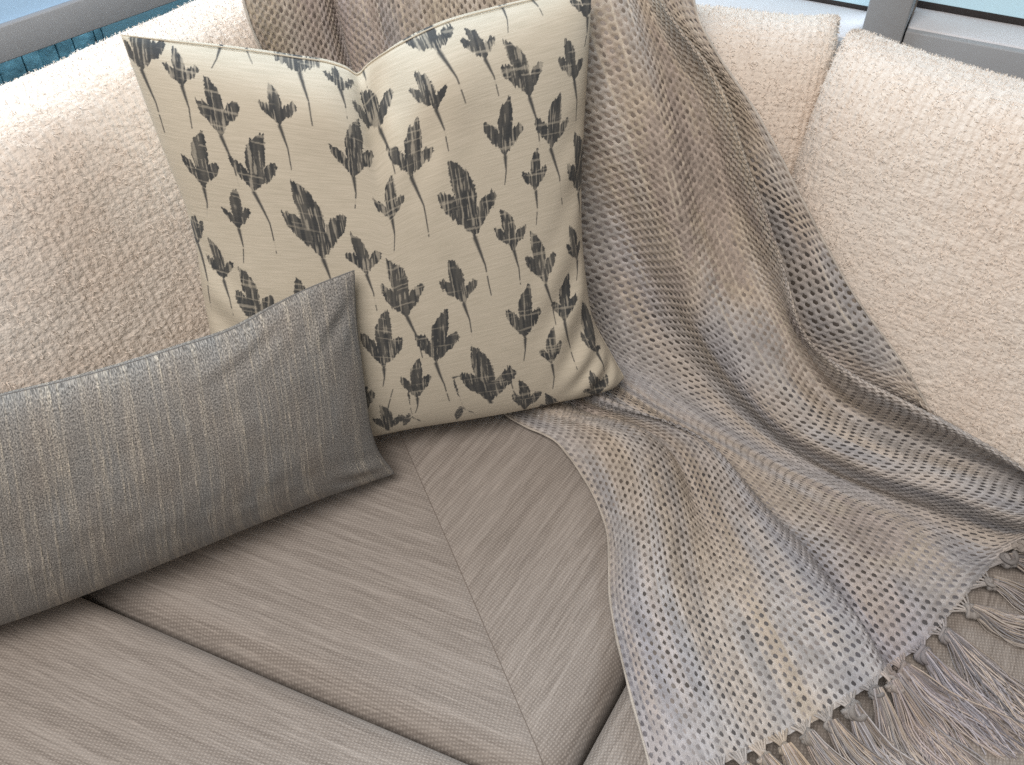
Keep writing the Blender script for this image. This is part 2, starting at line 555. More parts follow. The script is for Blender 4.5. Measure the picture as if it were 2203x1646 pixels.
# ------------------------------------------------------------------ back cushions
def back_cushion(base, wdir, nrm, W, H, T, recline, label, seed, step=0.0030, bow=0.0, ears=0.012):
    """base: middle of the bottom front edge; wdir: along the width; nrm: horizontal, out of the face"""
    base = np.asarray(base, float)
    wd = np.array([wdir[0], wdir[1], 0.0]); wd /= np.linalg.norm(wd)
    nr = np.array([nrm[0], nrm[1], 0.0]); nr -= wd * (nr @ wd); nr /= np.linalg.norm(nr)
    th = math.radians(recline)
    up = np.array([0, 0, 1.0]) * math.cos(th) - nr * math.sin(th)
    fr = nr * math.cos(th) + np.array([0, 0, 1.0]) * math.sin(th)
    sg = lambda x, e: np.sign(x) * np.abs(x) ** e
    om = np.linspace(math.radians(-70), math.radians(165), 3000)
    prof = np.stack([T / 2 * sg(np.cos(om), 0.62), H / 2 * sg(np.sin(om), 0.36)], -1)
    s = np.concatenate([[0], np.cumsum(np.linalg.norm(np.diff(prof, axis=0), axis=1))])
    no = int(s[-1] / step)
    so = np.linspace(0, s[-1], no)
    prof = np.stack([np.interp(so, s, prof[:, i]) for i in (0, 1)], -1)
    et = np.linspace(-math.pi / 2, math.pi / 2, 3000)
    wx = W / 2 * sg(np.sin(et), 0.30); wt = np.abs(np.cos(et)) ** 0.42
    s = np.concatenate([[0], np.cumsum(np.hypot(np.diff(wx), T / 2 * np.diff(wt)))])
    nw = int(s[-1] / step)
    sw = np.linspace(0, s[-1], nw)
    wx = np.interp(sw, s, wx); wt = np.interp(sw, s, wt)
    D = prof[:, 0][:, None] * wt[None, :]
    un = wx / (W / 2)
    D = D + bow * (1 - un[None, :] ** 2)
    Z = prof[:, 1][:, None] * (0.965 + 0.035 * wt[None, :] ** 0.5) + ears * np.clip(prof[:, 1][:, None] / (H / 2), 0, 1) ** 8 * np.abs(un[None, :]) ** 6
    X = np.broadcast_to(wx[None, :], D.shape)
    P = base + wd * X[..., None] + fr * (D - T / 2)[..., None] + up * (Z + H / 2)[..., None]
    N = grid_normals(P)
    if (N[no // 3, nw // 2] @ fr) < 0: N = -N
    S, Wm = np.meshgrid(sw, so)
    h = 0.010 * (fbm(S * 5, Wm * 5, seed) - 0.5)
    h = h + 0.0012 * tufts(S / 0.0080, Wm / 0.0057, seed) + 0.0018 * (vnoise(S / 0.004, Wm / 0.004, seed + 3) - 0.5)
    P = P + N * h[..., None]
    t = empty('back_cushion', tuple(base), label, 'back cushion', 'cream chenille back cushions')
    UVc = np.stack([S, Wm], -1)
    grid_mesh('chenille_cover', P, M_CHEN, t, uv=UVc)
    # short curled pile standing out of the knit
    rg = np.random.default_rng(seed)
    nf = 26000
    jj = rg.integers(0, no, nf); ii = rg.integers(0, nw, nf)
    p0 = P[jj, ii]; nn = N[jj, ii]
    tg = np.cross(nn, rg.normal(size=(nf, 3))); tg /= np.linalg.norm(tg, axis=1, keepdims=True)
    bt = np.cross(nn, tg)
    ln = (0.0022 + 0.0026 * rg.random(nf))[:, None]; wd_ = (0.00028 + 0.00022 * rg.random(nf))[:, None]
    q1 = p0 + nn * ln * 0.55 + tg * ln * 0.35; q2 = p0 + nn * ln * 0.62 + tg * ln * 0.95
    p0 = p0 - nn * 0.0008
    V = np.stack([p0 - bt * wd_, p0 + bt * wd_, q1 - bt * wd_, q1 + bt * wd_, q2 - bt * wd_ * 0.5, q2 + bt * wd_ * 0.5], 1).reshape(-1, 3)
    fb = np.array([[0, 1, 3, 2], [2, 3, 5, 4]])
    Fb = (fb[None] + (np.arange(nf) * 6)[:, None, None]).reshape(-1, 4)
    props(raw_mesh('pile', V, Fb, M_CHEN, t, True, uv=np.repeat(UVc[jj, ii], 6, 0)), kind='stuff')
    return t, P


ZB = SEAT - 0.03
u_ = np.array([-0.92, 0.39]); v_ = np.array([0.50, 0.866])
right_line = lambda x: 0.663 + 0.424 * (0.597 - x)

# left back cushion: faces right; seen left of the leaf pillow
def az(d):
    return np.array([math.sin(math.radians(d)), math.cos(math.radians(d))])


def cushion_at(end, azi, W, shift, H, T, recline, label, seed, fwd=0.0):
    """end: where the top of the back's outline starts; the face leans back from the seat"""
    w = az(azi); n = np.array([w[1], -w[0]])
    if n[1] > 0: n = -n
    c = np.asarray(end) + w * (W / 2 + shift) + n * (math.sin(math.radians(recline)) * H + 0.38 * T + fwd)
    return back_cushion((c[0], c[1], ZB), w, n, W, H, T, recline, label, seed)


cushion_at((-0.356, 1.038), 35, 1.10, -0.90, 0.475, 0.19, 13, 'cream chenille back cushion left of the leaf print pillow', 11)
# corner back cushion behind the throw
cushion_at((0.384, 0.983), 104, 0.68, -0.705, 0.470, 0.19, 14, 'cream chenille back cushion behind the throw, middle of the three', 23, -0.025)
# right back cushion
cushion_at((0.384, 0.983), 126, 0.64, -0.012, 0.476, 0.20, 14, 'cream chenille back cushion at the right edge beside the throw', 37, 0.022)


# ------------------------------------------------------------------ pillows
def coons(top, bottom, left, right, nu, nv):
    """boundary polylines (3-D): top and bottom left->right, left and right bottom->top"""
    t = resample(top, nu); b = resample(bottom, nu); l = resample(left, nv); r = resample(right, nv)
    u = np.linspace(0, 1, nu)[None, :, None]; v = np.linspace(0, 1, nv)[:, None, None]
    return ((1 - v) * b[None] + v * t[None] + (1 - u) * l[:, None] + u * r[:, None]
            - ((1 - u) * (1 - v) * b[0] + u * (1 - v) * b[-1] + (1 - u) * v * t[0] + u * v * t[-1]))


def px_line(pts, p0, n):
    pts = np.asarray(pts, float)
    return on_plane(pts[:, 0], pts[:, 1], p0, n)


# leaf pillow ------------------------------------------------------
LN = np.array([0.21 * math.cos(math.radians(18)), -0.978 * math.cos(math.radians(18)), math.sin(math.radians(18))])
LP0 = on_plane(np.array([1050.0]), np.array([885.0]), (0, 0, SEAT + 0.042), (0, 0, 1))[0]
top_px = [(262, 76), (330, 84), (450, 98), (560, 112), (640, 124), (710, 135), (748, 148), (768, 160), (790, 140), (830, 112), (880, 84), (960, 48), (1060, 20), (1150, -2), (1220, -18), (1272, -24)]
bot_px = [(505, 985), (600, 968), (700, 950), (800, 929), (900, 908), (1000, 893), (1100, 877), (1200, 858), (1280, 843), (1325, 828), (1342, 812)]
left_px = [(505, 985), (478, 860), (455, 720), (436, 620), (424, 530), (400, 440), (365, 352), (330, 262), (296, 170), (262, 76)]
right_px = [(1342, 812), (1305, 745), (1276, 690), (1258, 600), (1248, 500), (1246, 400), (1250, 300), (1256, 200), (1264, 90), (1272, -24)]
NU = NV = 620
B0 = coons(px_line(top_px, LP0, LN), px_line(bot_px, LP0, LN), px_line(left_px, LP0, LN), px_line(right_px, LP0, LN), NU, NV)
uu, vv = np.meshgrid(np.linspace(-1, 1, NU), np.linspace(-1, 1, NV))
# cloth coordinates in metres on the pillow face (x right, y up), used for the print
LW, LH = 0.50, 0.46


def puff(uu, vv, e=0.42):
    return (np.clip(1 - uu ** 2, 0, 1) * np.clip(1 - vv ** 2, 0, 1)) ** e


pf = 0.074 * np.clip(1 - uu ** 2, 0, 1) ** 0.40 * np.where(vv > 0, np.clip(1 - vv ** 4, 0, 1) ** 0.36 * 1.0, np.clip(1 - vv ** 2, 0, 1) ** 0.40)
pf = pf - 0.022 * np.clip(vv, 0, 1) ** 14 * np.clip(1 - uu ** 4, 0, 1)
u0 = 0.02
dent = np.exp(-(((uu - u0 - 0.10 * (1 - vv)) / 0.13) ** 2)) * np.exp(-(((1 - vv) / 0.30) ** 2))
pf = pf * (1 - 0.80 * dent)
pf = pf + 0.010 * np.exp(-(((uu - 0.30) / 0.20) ** 2) - (((vv - 0.80) / 0.16) ** 2)) + 0.008 * np.exp(-(((uu + 0.28) / 0.22) ** 2) - (((vv - 0.82) / 0.16) ** 2))
# pulled wrinkles at the lower right corner and along the right and left seams
edge = np.clip(1 - uu ** 2, 0, 1) ** 0.5 * np.clip(1 - vv ** 2, 0, 1) ** 0.5
for (cu, cv, su, sv, ang, wl, amp) in ((0.86, -0.50, 0.16, 0.42, 0.80, 0.22, 0.0040), (0.90, -0.85, 0.16, 0.16, 0.70, 0.13, 0.0060),
                                       (0.93, 0.25, 0.09, 0.30, 0.55, 0.25, 0.0025), (-0.90, -0.15, 0.14, 0.25, -0.7, 0.22, 0.0035),
                                       (-0.55, -0.30, 0.25, 0.08, -0.35, 0.20, 0.0025), (0.15, 0.62, 0.16, 0.22, 1.1, 0.26, 0.0025)):
    ph = (uu - cu) * math.cos(ang) * -math.sin(0) + (uu - cu) * -math.sin(ang) + (vv - cv) * math.cos(ang)
    win = np.exp(-((uu - cu) / su) ** 2 - ((vv - cv) / sv) ** 2)
    pf = pf + amp * np.sin(2 * math.pi * ph / wl) * win * np.minimum(1, edge * 3)
pf = pf + 0.004 * (fbm(uu * 2.2 + 5, vv * 2.2, 51) - 0.5) * edge
LEAF_P = B0 + LN * pf[..., None]


# the print: hand-cut leaves given on the cloth, [tip, left lobe, right lobe, base, stem end] in cloth units
#LEAVES_BEGIN
LEAVES = [
 ((-0.4052, 0.4902), (-0.4282, 0.4598), (-0.3619, 0.4659), (-0.4024, 0.4204), (-0.4074, 0.3387)),
 ((-0.353, 0.4488), (-0.3797, 0.4002), (-0.2974, 0.408), (-0.3507, 0.329), (-0.3455, 0.2221)),
 ((-0.2286, 0.4485), (-0.255, 0.4136), (-0.1812, 0.4201), (-0.2231, 0.366), (-0.2208, 0.2731)),
 ((-0.464, 0.5504), (-0.5115, 0.4953), (-0.4203, 0.4991), (-0.4772, 0.4395), (-0.4723, 0.3168)),
 ((-0.3888, 0.3347), (-0.4497, 0.2793), (-0.3771, 0.2715), (-0.4277, 0.2074), (-0.4448, 0.1445)),
 ((-0.2633, 0.3462), (-0.3443, 0.2862), (-0.2504, 0.2834), (-0.3165, 0.2128), (-0.3015, 0.0766)),
 ((-0.0554, 0.4023), (-0.1261, 0.337), (-0.0321, 0.3444), (-0.0893, 0.2674), (-0.1004, 0.1943)),
 ((-0.3553, 0.2169), (-0.4, 0.1703), (-0.3393, 0.1762), (-0.3771, 0.1241), (-0.3829, 0.0485)),
 ((-0.227, 0.2479), (-0.2651, 0.1743), (-0.1292, 0.181), (-0.1946, 0.065), (-0.1808, -0.0265)),
 ((-0.1768, 0.524), (-0.2101, 0.5008), (-0.1137, 0.5042), (-0.1615, 0.4756), (-0.1553, 0.3779)),
 ((-0.0939, 0.4943), (-0.1117, 0.4838), (-0.0477, 0.4823), (-0.0832, 0.4568), (-0.08, 0.4023)),
 ((-0.0351, 0.4676), (-0.0591, 0.4418), (0.0393, 0.4271), (-0.0038, 0.3655), (0.0135, 0.2651)),
 ((0.0904, 0.4445), (0.0763, 0.4165), (0.1516, 0.3992), (0.1243, 0.3586), (0.1431, 0.2626)),
 ((0.1328, 0.5257), (0.0864, 0.5044), (0.19, 0.4939), (0.1492, 0.4608), (0.1913, 0.346)),
 ((0.2122, 0.4837), (0.1995, 0.4664), (0.2702, 0.4589), (0.2427, 0.4202), (0.2664, 0.3427)),
 ((0.2874, 0.4431), (0.2772, 0.4008), (0.3677, 0.3871), (0.339, 0.3184), (0.3624, 0.2107)),
 ((0.4261, 0.4162), (0.4102, 0.3828), (0.4727, 0.3687), (0.4518, 0.3225), (0.4611, 0.2365)),
 ((0.2899, 0.3336), (0.2312, 0.295), (0.3197, 0.272), (0.2748, 0.211), (0.2701, 0.1515)),
 ((0.414, 0.3095), (0.3528, 0.2735), (0.438, 0.2499), (0.3905, 0.198), (0.4242, 0.0594)),
 ((0.083, 0.3514), (0.0073, 0.3265), (0.1109, 0.2823), (0.0502, 0.238), (0.073, 0.0913)),
 ((0.0036, 0.2639), (-0.0504, 0.2305), (0.0261, 0.2108), (-0.0135, 0.1683), (-0.0199, 0.0957)),
 ((0.1415, 0.2396), (0.1094, 0.1777), (0.2432, 0.1478), (0.1885, 0.05), (0.2188, -0.0985)),
 ((0.3551, 0.2065), (0.3157, 0.1676), (0.3777, 0.168), (0.3498, 0.1141), (0.3493, 0.0393)),
 ((0.4592, 0.2108), (0.4392, 0.15), (0.5357, 0.1043), (0.4767, 0.0656), (0.4776, 0.0074)),
 ((0.2572, 0.0999), (0.2406, 0.0579), (0.3208, 0.0476), (0.2872, -0.0071), (0.2977, -0.0929)),
 ((0.3336, 0.0247), (0.3183, -0.0303), (0.396, -0.0343), (0.3641, -0.1115), (0.3794, -0.2239)),
 ((0.4429, 0.0068), (0.4322, -0.0338), (0.4786, -0.0463), (0.4648, -0.0931), (0.4534, -0.1435)),
 ((-0.1216, 0.1312), (-0.1401, 0.0846), (-0.057, 0.0964), (-0.0963, 0.0301), (-0.0777, -0.0615)),
 ((-0.0426, 0.0777), (-0.0613, 0.0096), (0.0473, -0.0112), (-0.0004, -0.0915), (0.0215, -0.2152)),
 ((0.1176, 0.0182), (0.0929, -0.0233), (0.1858, -0.0434), (0.1464, -0.1009), (0.1553, -0.1936)),
 ((-0.4562, 0.0947), (-0.4707, 0.05), (-0.4098, 0.0507), (-0.4362, -0.0028), (-0.4239, -0.0795)),
 ((-0.3959, 0.0352), (-0.409, -0.021), (-0.3231, -0.0212), (-0.3707, -0.1127), (-0.361, -0.2237)),
 ((-0.2641, 0.0192), (-0.2925, -0.0335), (-0.2095, -0.0266), (-0.2516, -0.098), (-0.2558, -0.1985)),
 ((-0.4739, 0.1432), (-0.5152, 0.0798), (-0.4626, 0.1336), (-0.4885, 0.0662), (-0.4801, -0.0844)),
 ((-0.051, -0.0627), (-0.1229, -0.1236), (-0.0229, -0.1325), (-0.0814, -0.2307), (-0.0912, -0.2854)),
 ((0.1012, -0.1019), (0.0152, -0.1393), (0.1229, -0.1723), (0.0533, -0.2418), (0.0562, -0.3823)),
 ((0.0129, -0.2154), (-0.0398, -0.2567), (0.0331, -0.2699), (-0.0163, -0.3442), (-0.0352, -0.3972)),
 ((0.1516, -0.2203), (0.1119, -0.2896), (0.2455, -0.3075), (0.1522, -0.414), (0.1534, -0.2981)),
 ((0.3199, -0.0993), (0.2543, -0.1485), (0.3424, -0.1635), (0.2911, -0.2393), (0.2756, -0.2992)),
 ((0.4339, -0.1094), (0.3781, -0.1622), (0.4485, -0.1654), (0.4031, -0.2256), (0.3969, -0.3706)),
 ((0.3716, -0.2318), (0.325, -0.2802), (0.385, -0.2698), (0.3416, -0.3355), (0.3138, -0.4183)),
 ((0.2449, -0.3588), (0.213, -0.3998), (0.2833, -0.4077), (0.2246, -0.4795), (0.2305, -0.2997)),
 ((0.4634, -0.2004), (0.4472, -0.2788), (0.4845, -0.3464), (0.4659, -0.3577), (0.4592, -0.4229)),
 ((0.4279, -0.3992), (0.3887, -0.4467), (0.4615, -0.4374), (0.4124, -0.5044), (0.4103, -0.6489)),
 ((-0.112, -0.3503), (-0.1389, -0.3959), (-0.0645, -0.3977), (-0.1173, -0.4587), (-0.0684, -0.2981)),
 ((-0.1311, -0.2815), (-0.1804, -0.3339), (-0.118, -0.2927), (-0.1554, -0.3732), (-0.1672, -0.4505)),
 ((0.0807, -0.4191), (0.0548, -0.4634), (0.1003, -0.4499), (0.089, -0.2981), (0.1106, -0.2981)),
 ((-0.0562, -0.4169), (-0.075, -0.4496), (-0.0335, -0.4449), (-0.0296, -0.2965), (0.0064, -0.2965)),
 ((0.2912, -0.4309), (0.2696, -0.4733), (0.3126, -0.4738), (0.2874, -0.6812), (0.2916, -0.6812)),
 ((-0.4127, -0.125), (-0.4362, -0.161), (-0.3789, -0.1572), (-0.4182, -0.2262), (-0.4243, -0.3321)),
 ((-0.2409, -0.174), (-0.2949, -0.2362), (-0.2046, -0.2413), (-0.2525, -0.3237), (-0.2634, -0.4225)),
 ((-0.3481, -0.2888), (-0.3928, -0.3451), (-0.3143, -0.3478), (-0.3687, -0.4416), (-0.4011, -0.6374)),
 ((-0.3166, 0.5263), (-0.3251, 0.5017), (-0.2998, 0.5033), (-0.3145, 0.4992), (-0.3359, 0.4624)),
 ((-0.2703, 0.5316), (-0.2763, 0.5138), (-0.2625, 0.513), (-0.2695, 0.5068), (-0.254, 0.4797)),
 ((-0.0225, 0.5272), (-0.0314, 0.5127), (-0.007, 0.4998), (-0.0197, 0.5001), (-0.0173, 0.462)),
 ((0.3143, 0.5237), (0.2996, 0.5076), (0.3198, 0.504), (0.3051, 0.4999), (0.3006, 0.4562)),
 ((0.3769, 0.5289), (0.3626, 0.5119), (0.3808, 0.5088), (0.3692, 0.5023), (0.3819, 0.4702)),
 ((0.4871, 0.5334), (0.4491, 0.4866), (0.5194, 0.4847), (0.4861, 0.4435), (0.4789, 0.3889)),
]
#LEAVES_END


def leaf_outline(T, L, R, Bs):
    T, L, R, Bs = map(np.asarray, (T, L, R, Bs))
    c0 = (T + L + R + Bs) / 4
    T, L, R = (c0 + (q - c0) * 1.07 for q in (T, L, R))
    mid = (L + R) / 2
    lean_left = np.linalg.norm(T - L) < np.linalg.norm(T - R)
    down = Bs - mid
    if lean_left:
        NL = L + 0.28 * (R - L) + 0.16 * down; NR = L + 0.62 * (R - L) + 0.36 * down
    else:
        NL = L + 0.38 * (R - L) + 0.36 * down; NR = L + 0.72 * (R - L) + 0.16 * down

    def arc(a, b, k, n=7):
        d = b - a; nn = np.array([-d[1], d[0]])
        s = np.linspace(0, 1, n)[:-1, None]
        return a + d * s + nn * k * 4 * s * (1 - s)
    def flank(a, b, k, n=12):
        """base to lobe: narrow at the stem, then swelling"""
        d = b - a; nn = np.array([-d[1], d[0]])
        s = np.linspace(0, 1, n)[:-1, None]
        return a + d * s + nn * k * (4 * s * (1 - s)) * (-0.20 + 1.55 * s)
    bl = 0.13
    return np.concatenate([flank(Bs, L, bl), arc(L, NL, 0.14), arc(NL, T, 0.05 if lean_left else 0.16), arc(T, NR, 0.16 if lean_left else 0.05),
                           arc(NR, R, 0.14), flank(Bs, R, -bl)[::-1], Bs[None]])


def in_poly(x, y, poly):
    c = np.zeros(x.shape, bool)
    j = len(poly) - 1
    for i in range(len(poly)):
        xi, yi = poly[i]; xj, yj = poly[j]
        if yi != yj:
            m = ((yi > y) != (yj > y)) & (x < (xj - xi) * (y - yi) / (yj - yi) + xi)
            c ^= m
        j = i
    return c


def seg_dist(x, y, a, b):
    d = b - a; L2 = max(d @ d, 1e-12)
    t = np.clip(((x - a[0]) * d[0] + (y - a[1]) * d[1]) / L2, 0, 1)
    return np.hypot(x - a[0] - t * d[0], y - a[1] - t * d[1]), t


X, Y = uu * 0.5, vv * 0.5            # cloth units: the face spans -0.5..0.5
cream = np.array([0.635, 0.59, 0.495])
tint = np.empty(uu.shape + (3,)); tint[:] = cream
tint *= (0.97 + 0.06 * fbm(X * 9, Y * 9, 71))[..., None]
ink = np.zeros(uu.shape)
for li, lf in enumerate(LEAVES):
    T, L, R, Bs, E = [np.array(p, float) for p in lf]
    lo = np.min([T, L, R, Bs, E], 0) - 0.03; hi = np.max([T, L, R, Bs, E], 0) + 0.03
    i0, i1 = np.clip(((lo[0] + 0.5) * (NU - 1)).astype(int), 0, NU - 1), np.clip(int((hi[0] + 0.5) * (NU - 1)) + 1, 0, NU)
    j0, j1 = np.clip(((lo[1] + 0.5) * (NV - 1)).astype(int), 0, NV - 1), np.clip(int((hi[1] + 0.5) * (NV - 1)) + 1, 0, NV)
    if i1 <= i0 or j1 <= j0: continue
    x = X[j0:j1, i0:i1]; y = Y[j0:j1, i0:i1]
    ax = Bs - (L + R) / 2; sl = ax[0] / min(ax[1], -1e-4)      # the strokes follow the leaf's own lean
    xs = x - sl * (y - Bs[1]) * 0.6
    size = np.linalg.norm(R - L)
    fr = 0.0022 + 0.020 * size
    jy = (vnoise(xs * 300, y * 20, li) - 0.5) * 2.2 * fr + (vnoise(xs * 150, y * 6, li + 90) - 0.5) * fr
    jx = (vnoise(y * 300, x * 20, li + 40) - 0.5) * 0.9 * fr
    m = in_poly(x + jx, y + jy, leaf_outline(T, L, R, Bs)).astype(float)
    streak = vnoise(xs * 400, y * 34, li + 200)
    streak2 = vnoise(xs * 210, y * 16, li + 260)
    wefts = vnoise(x * 3, (y + 0.12 * x) * 230, li + 300)
    wwin = vnoise(x * 26, (y + 0.12 * x) * 230, li + 340)
    m = m * (1 - 0.50 * np.clip((streak - 0.66) / 0.14, 0, 1)) * (1 - 0.36 * np.clip((wefts - 0.72) / 0.10, 0, 1) * (wwin > 0.45))
    m = m * (0.86 + 0.20 * streak2)
    # stem: thick where it leaves the leaf, thinner and broken at the end
    mid = (Bs + E) / 2 + np.array([-(E - Bs)[1], (E - Bs)[0]]) * 0.05
    for (a, b, w0, w1, gap) in ((Bs, mid, 0.0040, 0.0015, False), (mid, E, 0.0015, 0.0011, True)):
        d, t = seg_dist(x + jx * 0.12, y, a, b)
        w = (w0 + (w1 - w0) * t) * (0.7 + 1.2 * size / 0.10 * 0.35)
        s = np.clip(1.5 - d / w, 0, 1)
        if gap: s = s * np.where(vnoise(y * 70, y * 0, li + 400) > 0.72, 0.15, 1.0)
        m = np.maximum(m, s * 0.95)
    ink[j0:j1, i0:i1] = np.maximum(ink[j0:j1, i0:i1], m)
ink = np.clip(ink, 0, 1)
inkc = np.array([0.066, 0.071, 0.076])
tint = tint * (1 - ink[..., None]) + inkc * ink[..., None]

lp = empty('throw_pillow', tuple(B0[0, NU // 2] ), 'square cream pillow printed with charcoal leaves, dented at the top', 'pillow', 'loose pillows on the sofa')
grid_mesh('front_panel', LEAF_P, M_PRINT, lp, uv=np.stack([X * 0.5, Y * 0.5], -1), colors={'tint': tint})
k = 8
Bb = B0[::k, ::k]; ub, vb = uu[::k, ::k], vv[::k, ::k]
Pb = Bb - LN * (0.055 * puff(ub, vb, 0.40) * (1 - 0.6 * dent[::k, ::k]))[..., None]
# the outermost rows of the back meet the front at the seam
tb = np.empty(ub.shape + (3,)); tb[:] = cream
grid_mesh('back_panel', Pb[:, ::-1], M_PRINT, lp, uv=np.stack([ub, vb], -1)[:, ::-1] * 0.25, colors={'tint': tb[:, ::-1]})
ring = np.concatenate([B0[0, ::6], B0[::6, -1], B0[-1, ::-6], B0[::-6, 0]])
v, f = tube(ring, 0.0009, 6)
raw_mesh('seam', v, f, M_CREAMSEAM, lp)

# grey lumbar pillow ------------------------------------------------
GN = np.array([0.474, -0.859, 0.195]); GN /= np.linalg.norm(GN)
GP0 = on_plane(np.array([420.0]), np.array([1205.0]), (0, 0, SEAT + 0.025), (0, 0, 1))[0]
gt_px = [(-330, 965), (-250, 935), (-120, 890), (0, 852), (120, 824), (240, 792), (390, 745), (500, 708), (590, 658), (660, 622), (720, 598), (762, 582)]
gb_px = [(-260, 1425), (-150, 1388), (0, 1340), (150, 1284), (300, 1224), (450, 1163), (600, 1103), (700, 1066), (780, 1042), (848, 1018)]
gl_px = [(-260, 1425), (-262, 1330), (-280, 1200), (-300, 1080), (-330, 965)]
gr_px = [(848, 1018), (812, 968), (798, 925), (786, 850), (776, 770), (766, 690), (763, 640), (762, 582)]
GU, GV = 260, 160
G0 = coons(px_line(gt_px, GP0, GN), px_line(gb_px, GP0, GN), px_line(gl_px, GP0, GN), px_line(gr_px, GP0, GN), GU, GV)
gu, gv = np.meshgrid(np.linspace(-1, 1, GU), np.linspace(-1, 1, GV))
gp = 0.056 * (np.clip(1 - np.abs(gu) ** 3.0, 0, 1) ** 0.55) * (np.clip(1 - gv ** 2, 0, 1) ** np.where(gv < 0, 0.66, 0.50))
ge = np.clip(1 - gu ** 2, 0, 1) * np.clip(1 - gv ** 2, 0, 1)
gp = gp + 0.010 * (fbm(gu * 3, gv * 2, 81) - 0.5) * ge ** 0.5
for (cu, cv, su, sv, ang, wl, amp) in ((0.45, 0.86, 0.20, 0.14, 0.5, 0.22, 0.003), (0.88, 0.75, 0.12, 0.2, 0.9, 0.2, 0.003), (0.9, -0.8, 0.12, 0.2, -0.8, 0.2, 0.003)):
    ph = (gu - cu) * -math.sin(ang) + (gv - cv) * math.cos(ang)
    gp = gp + amp * np.sin(2 * math.pi * ph / wl) * np.exp(-((gu - cu) / su) ** 2 - ((gv - cv) / sv) ** 2) * np.minimum(1, ge ** 0.5 * 3)
gl = empty('lumbar_pillow', tuple(G0[0, GU // 2]), 'long grey striped lumbar pillow leaning in front of the leaf print pillow', 'pillow', 'loose pillows on the sofa')
GUV = np.stack([gu * 0.32, gv * 0.15], -1)
grid_mesh('front_panel', G0 + GN * gp[..., None], M_LUMB, gl, uv=GUV)
gpb = 0.05 * (np.clip(1 - np.abs(gu) ** 3.0, 0, 1) ** 0.55) * (np.clip(1 - gv ** 2, 0, 1) ** 0.50)
grid_mesh('back_panel', (G0 - GN * gpb[..., None])[::3, ::-3], M_LUMB, gl, uv=GUV[::3, ::-3])
ring = np.concatenate([G0[0, ::4], G0[::4, -1], G0[-1, ::-4], G0[::-4, 0]])
v, f = tube(ring, 0.0007, 6)
raw_mesh('seam', v, f, M_GREYSEAM, gl)

# ------------------------------------------------------------------ throw
# what the throw lies on: the seat, the right-hand backs and the left-hand back, rounded where they meet
def back_plane(p, azi, rec, off):
    w = az(azi); n = np.array([w[1], -w[0]])
    if n[1] > 0: n = -n
    r = math.radians(rec)
    n = np.array([n[0] * math.cos(r), n[1] * math.cos(r), math.sin(r)])
    return np.array([p[0], p[1], SEAT - 0.03]) + n * off, n


BACKS = [back_plane((0.016, 0.912), 104, 14, 0.022), back_plane((0.503, 0.637), 126, 14, 0.022), back_plane((-0.471, 0.569), 35, 13, 0.022)]


def support(px, py, h):
    d = ray(px, py)
    ts = []
    for p0, n in [((0, 0, SEAT + 0.010), (0, 0, 1.0))] + BACKS:
        n = np.asarray(n); den = d @ n
        t = ((np.asarray(p0) - CAMP) @ n) / np.where(np.abs(den) < 1e-4, -1e-4, den)
        ts.append(np.where(t < 0.1, 9.0, t))
    ts = np.stack(ts)
    kk = 42.0
    tm = ts.min(0)
    t = tm - np.log(np.exp(-kk * (ts - tm)).sum(0)) / kk
    t = t - 1.15 * h
    return CAMP + d * t[..., None]


